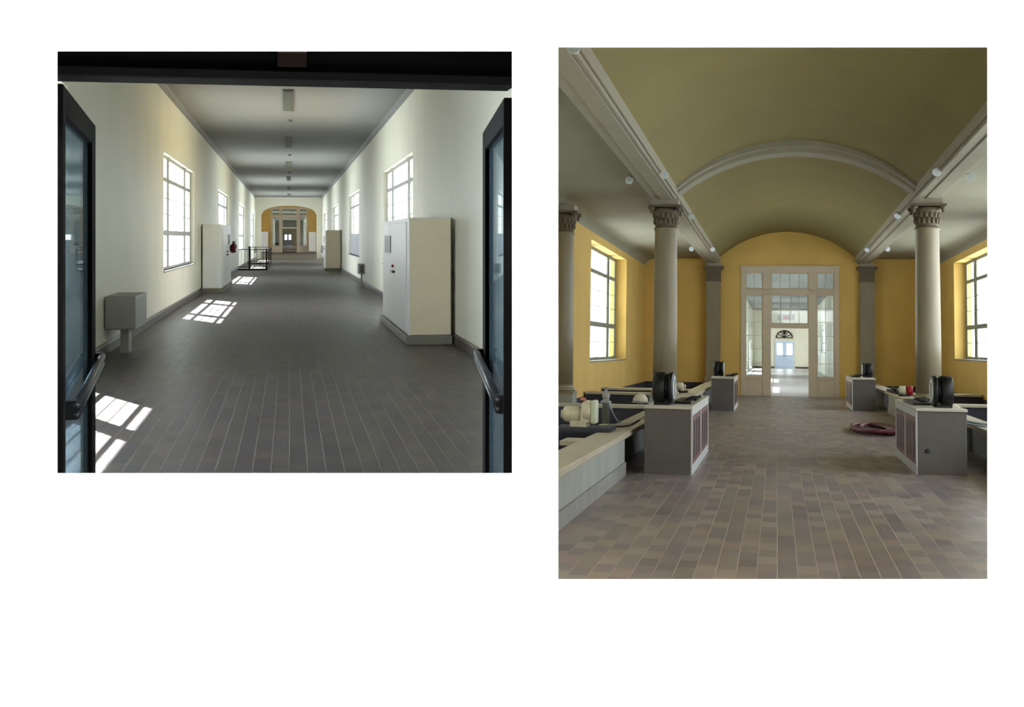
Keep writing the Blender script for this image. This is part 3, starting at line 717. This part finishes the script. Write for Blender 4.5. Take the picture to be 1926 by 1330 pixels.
console(1.79, 17.5, .63, 3.0, .86, 1, 'grey filter console with a knob on its end, nearest on the right', True)
console(-1.09, 33.4, .58, 3.2, .86, -1, 'smaller looking grey filter console at the back left')
console(1.97, 35.3, .60, 3.2, .86, 1, 'smaller looking grey filter console at the back right')
# gauge drums with base plates
def gauge(x, y, z, rz, label, s=1.0, plate_dir=1):
    r = thing('gauge_drum', label, 'gauge', MR, (x, y, z), rz, group='black gauge drums on the consoles')
    R_ = .205 * s
    def ringp(x0, x1, R2): return [(R2 * .80, x0), (R2 * .95, x0), (R2, x0 + .012), (R2, x1 - .012), (R2 * .95, x1), (R2 * .80, x1)]
    def sq(mb_):       # squarish drum outline
        out = []
        for v in mb_.v:
            a_ = math.atan2(v[2] - R_ - .03, v[1]); k_ = 1 + .07 * (abs(math.sin(2 * a_)) ** 1.5); out.append((v[0], v[1] * k_, R_ + .02 + (v[2] - R_ - .03) * k_))
        mb_.v = out; return mb_
    c = (0, 0, R_ + .02)
    sq(MB().lathe([(R_ * .9, -.16), (R_, -.145), (R_, -.02), (R_ * .93, -.005)], c, 'X', 40)).lathe([(R_ * .86, -.01), (R_ * .86, .03)], c, 'X', 40).build('drum', BLACK, r)
    MB().lathe([(R_ * .80, -.004), (R_ * .80, .004)], c, 'X', 40).build('dial', DIAL, r)
    sq(MB().lathe([(R_ * .55, .012), (R_ * .8, .012), (R_ * .80, .04), (R_ * .98, .04), (R_, .055), (R_, .075), (R_ * .97, .09), (R_ * .85, .095)], c, 'X', 40)).build('bezel', BLACK, r)
    MB().lathe([(R_ * .74, .096), (R_ * .74, .104)], c, 'X', 40).build('dial', DIAL, r)
    nd = MB().box(.104, .110, -.008, .008, R_ * .5, R_ * 1.6); nd.build('needle', BLACK, r)
    MB().box(-.15, .05, -.12, .12, 0, .07).build('foot', BLACK, r)
    return r
def plate(x, y, z, rz, label):
    r = thing('lever_plate', label, 'control plate', MR, (x, y, z), rz, group='lever plates on the consoles')
    MB().box(-.12, .12, 0, 1.5, 0, .035).build('plate', BLACK, r, bevel=.008)
    for i in range(4):
        yy = .25 + i * .32
        MB().tube([(0, yy, .03), (.05, yy, .05), (.15, yy + .03, .055)], .014, 8).ball((.16, yy + .03, .055), .024, 8).build('lever', BLACK, r)
    return r
gz = G + .86
gauge(-1.415, 16.75, gz, math.radians(-3), 'black gauge drum with white dials on the nearest left console')
gauge(2.125, 17.9, gz, math.radians(180 + 3), 'black gauge drum with white dials on the nearest right console')
gauge(-1.50, 34.6, gz, math.radians(-3), 'black gauge drum on the back left console', .95)
gauge(2.41, 36.6, gz, math.radians(180 + 3), 'black gauge drum on the back right console', .95)
plate(-1.235, 17.0, gz, math.radians(0), 'flat black plate with levers beside the gauge of the nearest left console')
plate(1.965, 18.4, gz, 0, 'flat black plate with levers beside the gauge of the nearest right console')
plate(-1.235, 34.4, gz, 0, 'flat black plate with levers on the back left console')
plate(2.13, 36.3, gz, 0, 'flat black plate with levers on the back right console')

# machines over the left basin
r = thing('valve_motor', 'cream electric valve motor with a round end on the left basin edge', 'motor', MR, (-2.42, 16.0, -1.055))
MB().box(-.30, .40, -.25, .35, 0, .05).build('base_plate', NAVY, r)
MB().box(-.13, .08, -.10, .2, .05, .12).build('foot', CREAMM, r)
MB().lathe([(.03, -.22), (.085, -.20), (.10, -.16), (.10, -.02), (.075, 0), (.05, .02)], (-.02, 0, .20), 'X', 28).build('motor_barrel', CREAMM, r)
g = MB().lathe([(.06, .0), (.12, .02), (.14, .06), (.14, .12), (.10, .14)], (0, 0, .24), 'X', 28); g.box(-.0, .12, -.10, .12, .10, .30); g.build('gearbox', CREAMM, r, bevel=.01)
MB().box(.13, .20, -.12, .14, .09, .38).build('switch_cover', mat('pale green cover', (205, 212, 190), .5, .04), r, bevel=.02)
MB().lathe([(.02, 0), (.035, .01), (.035, .035), (.02, .04)], (.03, -.05, .37), 'Z', 16).build('cap', mat('pink plastic cap', (200, 120, 105), .5), r)
MB().lathe([(.05, -.235), (.06, -.225), (.03, -.21)], (-.02, 0, .20), 'X', 20).build('end_cap', CREAMM, r)
r = thing('valve_stand', 'upright grey pipe stand with a hand wheel above the left basin', 'pipe', MR, (-2.36, 17.9, -3.0))
MB().lathe([(.05, 0), (.05, 2.20), (.075, 2.20), (.075, 2.24), (.045, 2.24), (.045, 2.27)], n=20).build('pipe', CABG, r)
MB().ball((0, 0, 2.31), .055, 14).lathe([(.02, 2.34), (.02, 2.42)], n=10).build('bonnet', CABG, r)
MB().tube([(.055 * math.cos(a), .055 * math.sin(a), 2.42) for a in [2 * PI * i / 16 for i in range(16)]], .012, 6, True).tube([(-.055, 0, 2.42), (.055, 0, 2.42)], .008, 6).build('hand_wheel', CABG, r)
MB().lathe([(.10, 1.88), (.10, 1.905), (.06, 1.92)], n=20).build('flange', CREAMM, r)
def bez(p0, p1, p2, p3, n=16):
    out = []
    for i in range(n + 1):
        t = i / n; out.append(tuple((1 - t) ** 3 * a + 3 * t * (1 - t) ** 2 * b + 3 * t * t * (1 - t) * c + t ** 3 * d for a, b, c, d in zip(p0, p1, p2, p3)))
    return out
def cable(pts, rad, m, label, pos):
    return tag(MB().tube(pts, rad, 8).build('cable', m, frame=MR, pos=pos), label, 'cable')
cable(bez((.06, 0, .28), (.14, 0, .0), (.2, .2, -.14), (.52, .4, -.12)), .012, CABLE, 'thin grey cable curving down from the left pipe stand', (-2.36, 17.7, -1.02))
cable(bez((0, 0, .02), (.3, 0, .05), (.35, .1, .0), (.50, .1, .12)), .012, BLACK, 'black cable running from the cream motor up to the left console', (-2.25, 16.5, -1.06))
cable(bez((0, 0, .03), (.25, .1, .02), (.38, .1, .06), (.47, .2, .14)), .010, CABG, 'second, paler cable beside the black one at the left console', (-2.20, 16.9, -1.055))
r = thing('white_dome', 'pale domed valve cover behind the left pipe stand', 'valve cover', MR, (-2.62, 25.0, -3.0))
MB().lathe([(.06, 0), (.06, 1.94), (.14, 1.94), (.15, 1.97), (.13, 2.03), (.08, 2.08), (.02, 2.10)], n=24).build('dome', CREAMM, r)
MB().lathe([(.17, 1.92), (.17, 1.94), (.1, 1.945)], n=24).build('flange', CABG, r)
def small_motor(x, y, label, red):
    r = thing('valve_motor', label, 'motor', MR, (x, y, -1.055))
    MB().box(-.12, .14, -.1, .1, 0, .04).build('base_plate', BLACK, r)
    MB().lathe([(.05, -.12), (.09, -.10), (.10, -.06), (.10, .02), (.08, .04)], (0, 0, .14), 'X', 24).build('barrel', CREAMM, r)
    MB().box(-.03, .05, -.05, .05, .03, .10).build('foot', CREAMM, r)
    if red:
        MB().lathe([(.05, .04), (.11, .06), (.12, .09), (.12, .16), (.10, .18), (.03, .19)], (0.02, 0, .125), 'X', 28).build('red_housing', RED, r)
    else: MB().lathe([(.02, .04), (.05, .05), (.05, .09), (.02, .10)], (0, 0, .14), 'X', 20).build('end_cap', CREAMM, r)
    return r
small_motor(-2.22, 30.5, 'small cream valve motor on the left low wall behind the left column', False)
small_motor(2.94, 31.5, 'cream valve motor with a round red housing on the right low wall', True)
m_ = thing('flat_valve', 'dark flat valve body left of the red and cream motor', 'valve', MR, (2.98, 33.0, -1.055))
MB().box(-.12, .2, -.3, 2.4, 0, .05).build('plate', BLACK, m_, bevel=.01)
MB().tube([(-.1, 0, .07), (.12, 1.0, .10), (.0, 2.2, .07)], .03, 8).build('lever', BLACK, m_)
r = thing('white_dome', 'small pale dome behind the nearest right console', 'valve cover', MR, (3.02, 23.2, -1.06))
MB().lathe([(.12, 0), (.13, .03), (.11, .09), (.07, .13), (.02, .15)], n=24).build('dome', CREAMM, r); MB().lathe([(.14, 0), (.14, .01), (.1, .012)], n=24).build('flange', CABG, r)
for i, (dx, dz) in enumerate(((0, 0), (.03, .03), (-.03, .015))):
    cable(bez((0, .6 + i * .25, .06 + dz), (.2 + dx, .4 + i * .25, -.02 + dz), (.5, .2 + i * .25, .0), (1.05, .2 + i * .3, .0 + dz), 14), .014, CABLE,
          ('pale cable lying on the right low wall, lowest of three', 'pale cable on the right low wall, highest of three', 'pale cable on the right low wall, middle of three')[i], (2.5, 18.3, -1.02))
cable(bez((0, 0, 0), (.12, 0, .02), (.22, 0, .25), (.3, .1, .36)), .012, CABLE, 'pale cable rising over the right basin beside the console', (3.12, 20.0, -1.0))
# red hose coil
hc = MB(); pts = []
for i in range(7 * 40):
    t = i / 40; a = 2 * PI * t; rr = .62 + .05 * math.sin(t * 2.3) - .03 * (t % 2)
    ox = .10 * math.sin(t * .9); pts.append((.60 * rr * math.cos(a) + ox, 2.4 * rr * math.sin(a) + .25 * math.cos(t * 1.7), .035 + .022 * (t % 3)))
pts += [(.55, -.2, .03), (.75, .1, .03), (.9, .3, .03)]
tag(hc.tube(pts, .030, 8).build('hose', REDH, frame=MR, pos=(1.90, 26.5, G)), 'dark red hose coiled on the tiles by the right console', 'hose')
# spotlights on the beams
def spot(x, y, z, rz, label):
    r = thing('spotlight', label, 'spotlight', MR, (x, y, z), rz, group='small spotlights on the hall beams')
    MB().lathe([(.035, -.03), (.035, 0)], n=14).tube([(0, 0, -.03), (0, -.03, -.07)], .010, 6).build('mount', BLACK, r)
    MB().lathe([(.035, 0), (.05, -.02), (.065, -.10), (.07, -.12)], (0, -.06, -.09), 'Y', 20).build('lamp_head', CABW, r)
    MB().lathe([(.062, -.121), (.062, -.117)], (0, -.06, -.09), 'Y', 20).build('lens', DIAL, r)
    return r
sp0 = None
sps = [(-1.90, 21.9, 3.04, 'spotlight on the left beam just before the left column, vault side'), (-2.62, 22.9, 3.08, 'spotlight hanging from the left aisle ceiling before the left column'),
       (-1.90, 28.9, 3.04, 'spotlight on the left beam just behind the left column'), (-1.90, 38.6, 3.04, 'spotlight at the back end of the left beam, vault side'),
       (-2.56, 39.0, 3.08, 'spotlight at the back end of the left aisle ceiling'), (2.58, 21.9, 3.04, 'spotlight on the right beam just before the right column, vault side'),
       (3.25, 22.9, 3.08, 'spotlight hanging from the right aisle ceiling before the right column'), (2.58, 28.9, 3.04, 'spotlight on the right beam just behind the right column'),
       (2.58, 38.6, 3.04, 'spotlight at the back end of the right beam, vault side'), (3.20, 39.0, 3.08, 'spotlight at the back end of the right aisle ceiling'),
       (-1.98, 12.45, 3.04, 'spotlight at the top left corner of the yellow hall view')]
for x, y, z, lab in sps:
    if sp0 is None: sp0 = spot(x, y, z, 0, lab)
    else: copy_thing(sp0, MR, (x, y, z), lab)

# corridor beyond the hall screen
BY1 = 110.0; bz = 3.3
ba, bb = -2.05, 3.0
bo_l = [(a, a + 7, -.7, 1.75) for a in (50, 65)] + [(a, b, -1.45, .6) for a, b in ((82.6, 91), (97.5, 108))]  # first two are hidden windows added to light the corridor
bo_r = [(a, a + 8.4, -.15, 1.75) for a in (46.5, 56, 84)]  # the nearer two are likewise hidden, added for their daylight
side_wall(ba, -1, .2, HB + .3, BY1, G, bz, bo_l, MR, 'wall_left', CWALL)
side_wall(bb, 1, .2, HB + .3, BY1, G, bz, bo_r, MR, 'wall_right', CWALL)
for a, b, c, d in bo_l: make_window(MR, -1, ba, a, b, c, d, .12, WFRAME, k); k += 1
for a, b, c, d in bo_r: make_window(MR, 1, bb, a, b, c, d, .12, WFRAME, k); k += 1
struct(MB().box(ba - .2, bb + .2, HB + .3, BY1 + .3, G - .25, G).build('floor', mat('pale grey polished floor', (178, 174, 176), .3, .06, .4), frame=MR))
struct(MB().box(ba - .2, bb + .2, HB + .3, BY1 + .3, bz, bz + .2).build('ceiling', CCEIL, frame=MR))
wall_with_door(MR, ba - .2, bb + .2, bz, BY1, -.20, 1.40, .72, CWALL)
struct(MB().box(ba, -.28, BY1 - .05, BY1, G, G + .15).box(1.48, bb, BY1 - .05, BY1, G, G + .15).build('baseboard_back', BASE, frame=MR))
double_doors(MR, -.20, 1.40, BY1 + .1, G, .72, 'pair of pale blue glazed doors at the end of the corridor past the yellow hall')
r = thing('fanlight_grille', 'dark half round ornamental grille above the pale blue doors', 'grille', MR, (.58, BY1 - .04, .98))
fm = MB(); fm.tube([(.66 * math.cos(a), 0, .58 * math.sin(a)) for a in [PI * i / 20 for i in range(21)]], .05, 8)
for a in (30, 60, 90, 120, 150):
    fm.tube([(0, 0, 0), (.62 * math.cos(math.radians(a)), 0, .55 * math.sin(math.radians(a)))], .035, 6)
fm.tube([(-.66, 0, 0), (.66, 0, 0)], .03, 6); fm.ball((0, 0, .45), .14, 12, (1, .4, 1.3)); fm.build('ironwork', BLACK, r)
MB().box(-.8, .8, -.03, .0, -.16, -.08).build('rail', SCREENM, r)
r = thing('exit_sign', 'small pinkish exit sign hung in the corridor past the glazed screen', 'sign', MR, (.52, 78, 1.75))
MB().box(-.5, .5, -.03, .03, 0, .35).build('sign_panel', mat('pale sign panel', (200, 205, 200), .5), r)
MB().box(-.16, .16, -.045, -.03, .05, .24).build('sign_face', mat('pink sign face', (215, 150, 150), .5), r)
MB().tube([(-.3, 0, .35), (-.3, 0, 1.55)], .012, 6).tube([(.3, 0, .35), (.3, 0, 1.55)], .012, 6).build('hanger', CABG, r)
r = thing('fire_extinguisher', 'red fire extinguisher on a white stand seen through the right sidelight', 'fire extinguisher', MR, (1.74, 60, -.60))
MB().lathe([(.05, 0), (.09, .02), (.09, .36), (.05, .43), (.03, .46)], n=18).build('cylinder', mat('maroon enamel', (120, 40, 52), .4), r)
MB().box(-.04, .08, -.03, .03, .46, .52).build('valve', BLACK, r)
r = thing('utility_cart', 'small white and black cart under the extinguisher seen through the right sidelight', 'cart', MR, (1.66, 60.3, G))
MB().box(-.16, .18, -.2, .2, .08, .30).build('tray', BLACK, r)
MB().prof([(-.14, .3), (.16, .3), (.2, .95), (.05, .95)], -.12, .12).build('panel', CABW, r)
MB().box(-.02, .17, -.2, .2, .95, 1.0).build('shelf', CABG, r)
for sx_ in (-1, 1): MB().lathe([(.05, -.03), (.05, .03)], (sx_ * .12, -.15, .05), 'X', 14).build('wheel', BLACK, r)
bpy.context.view_layer.update()
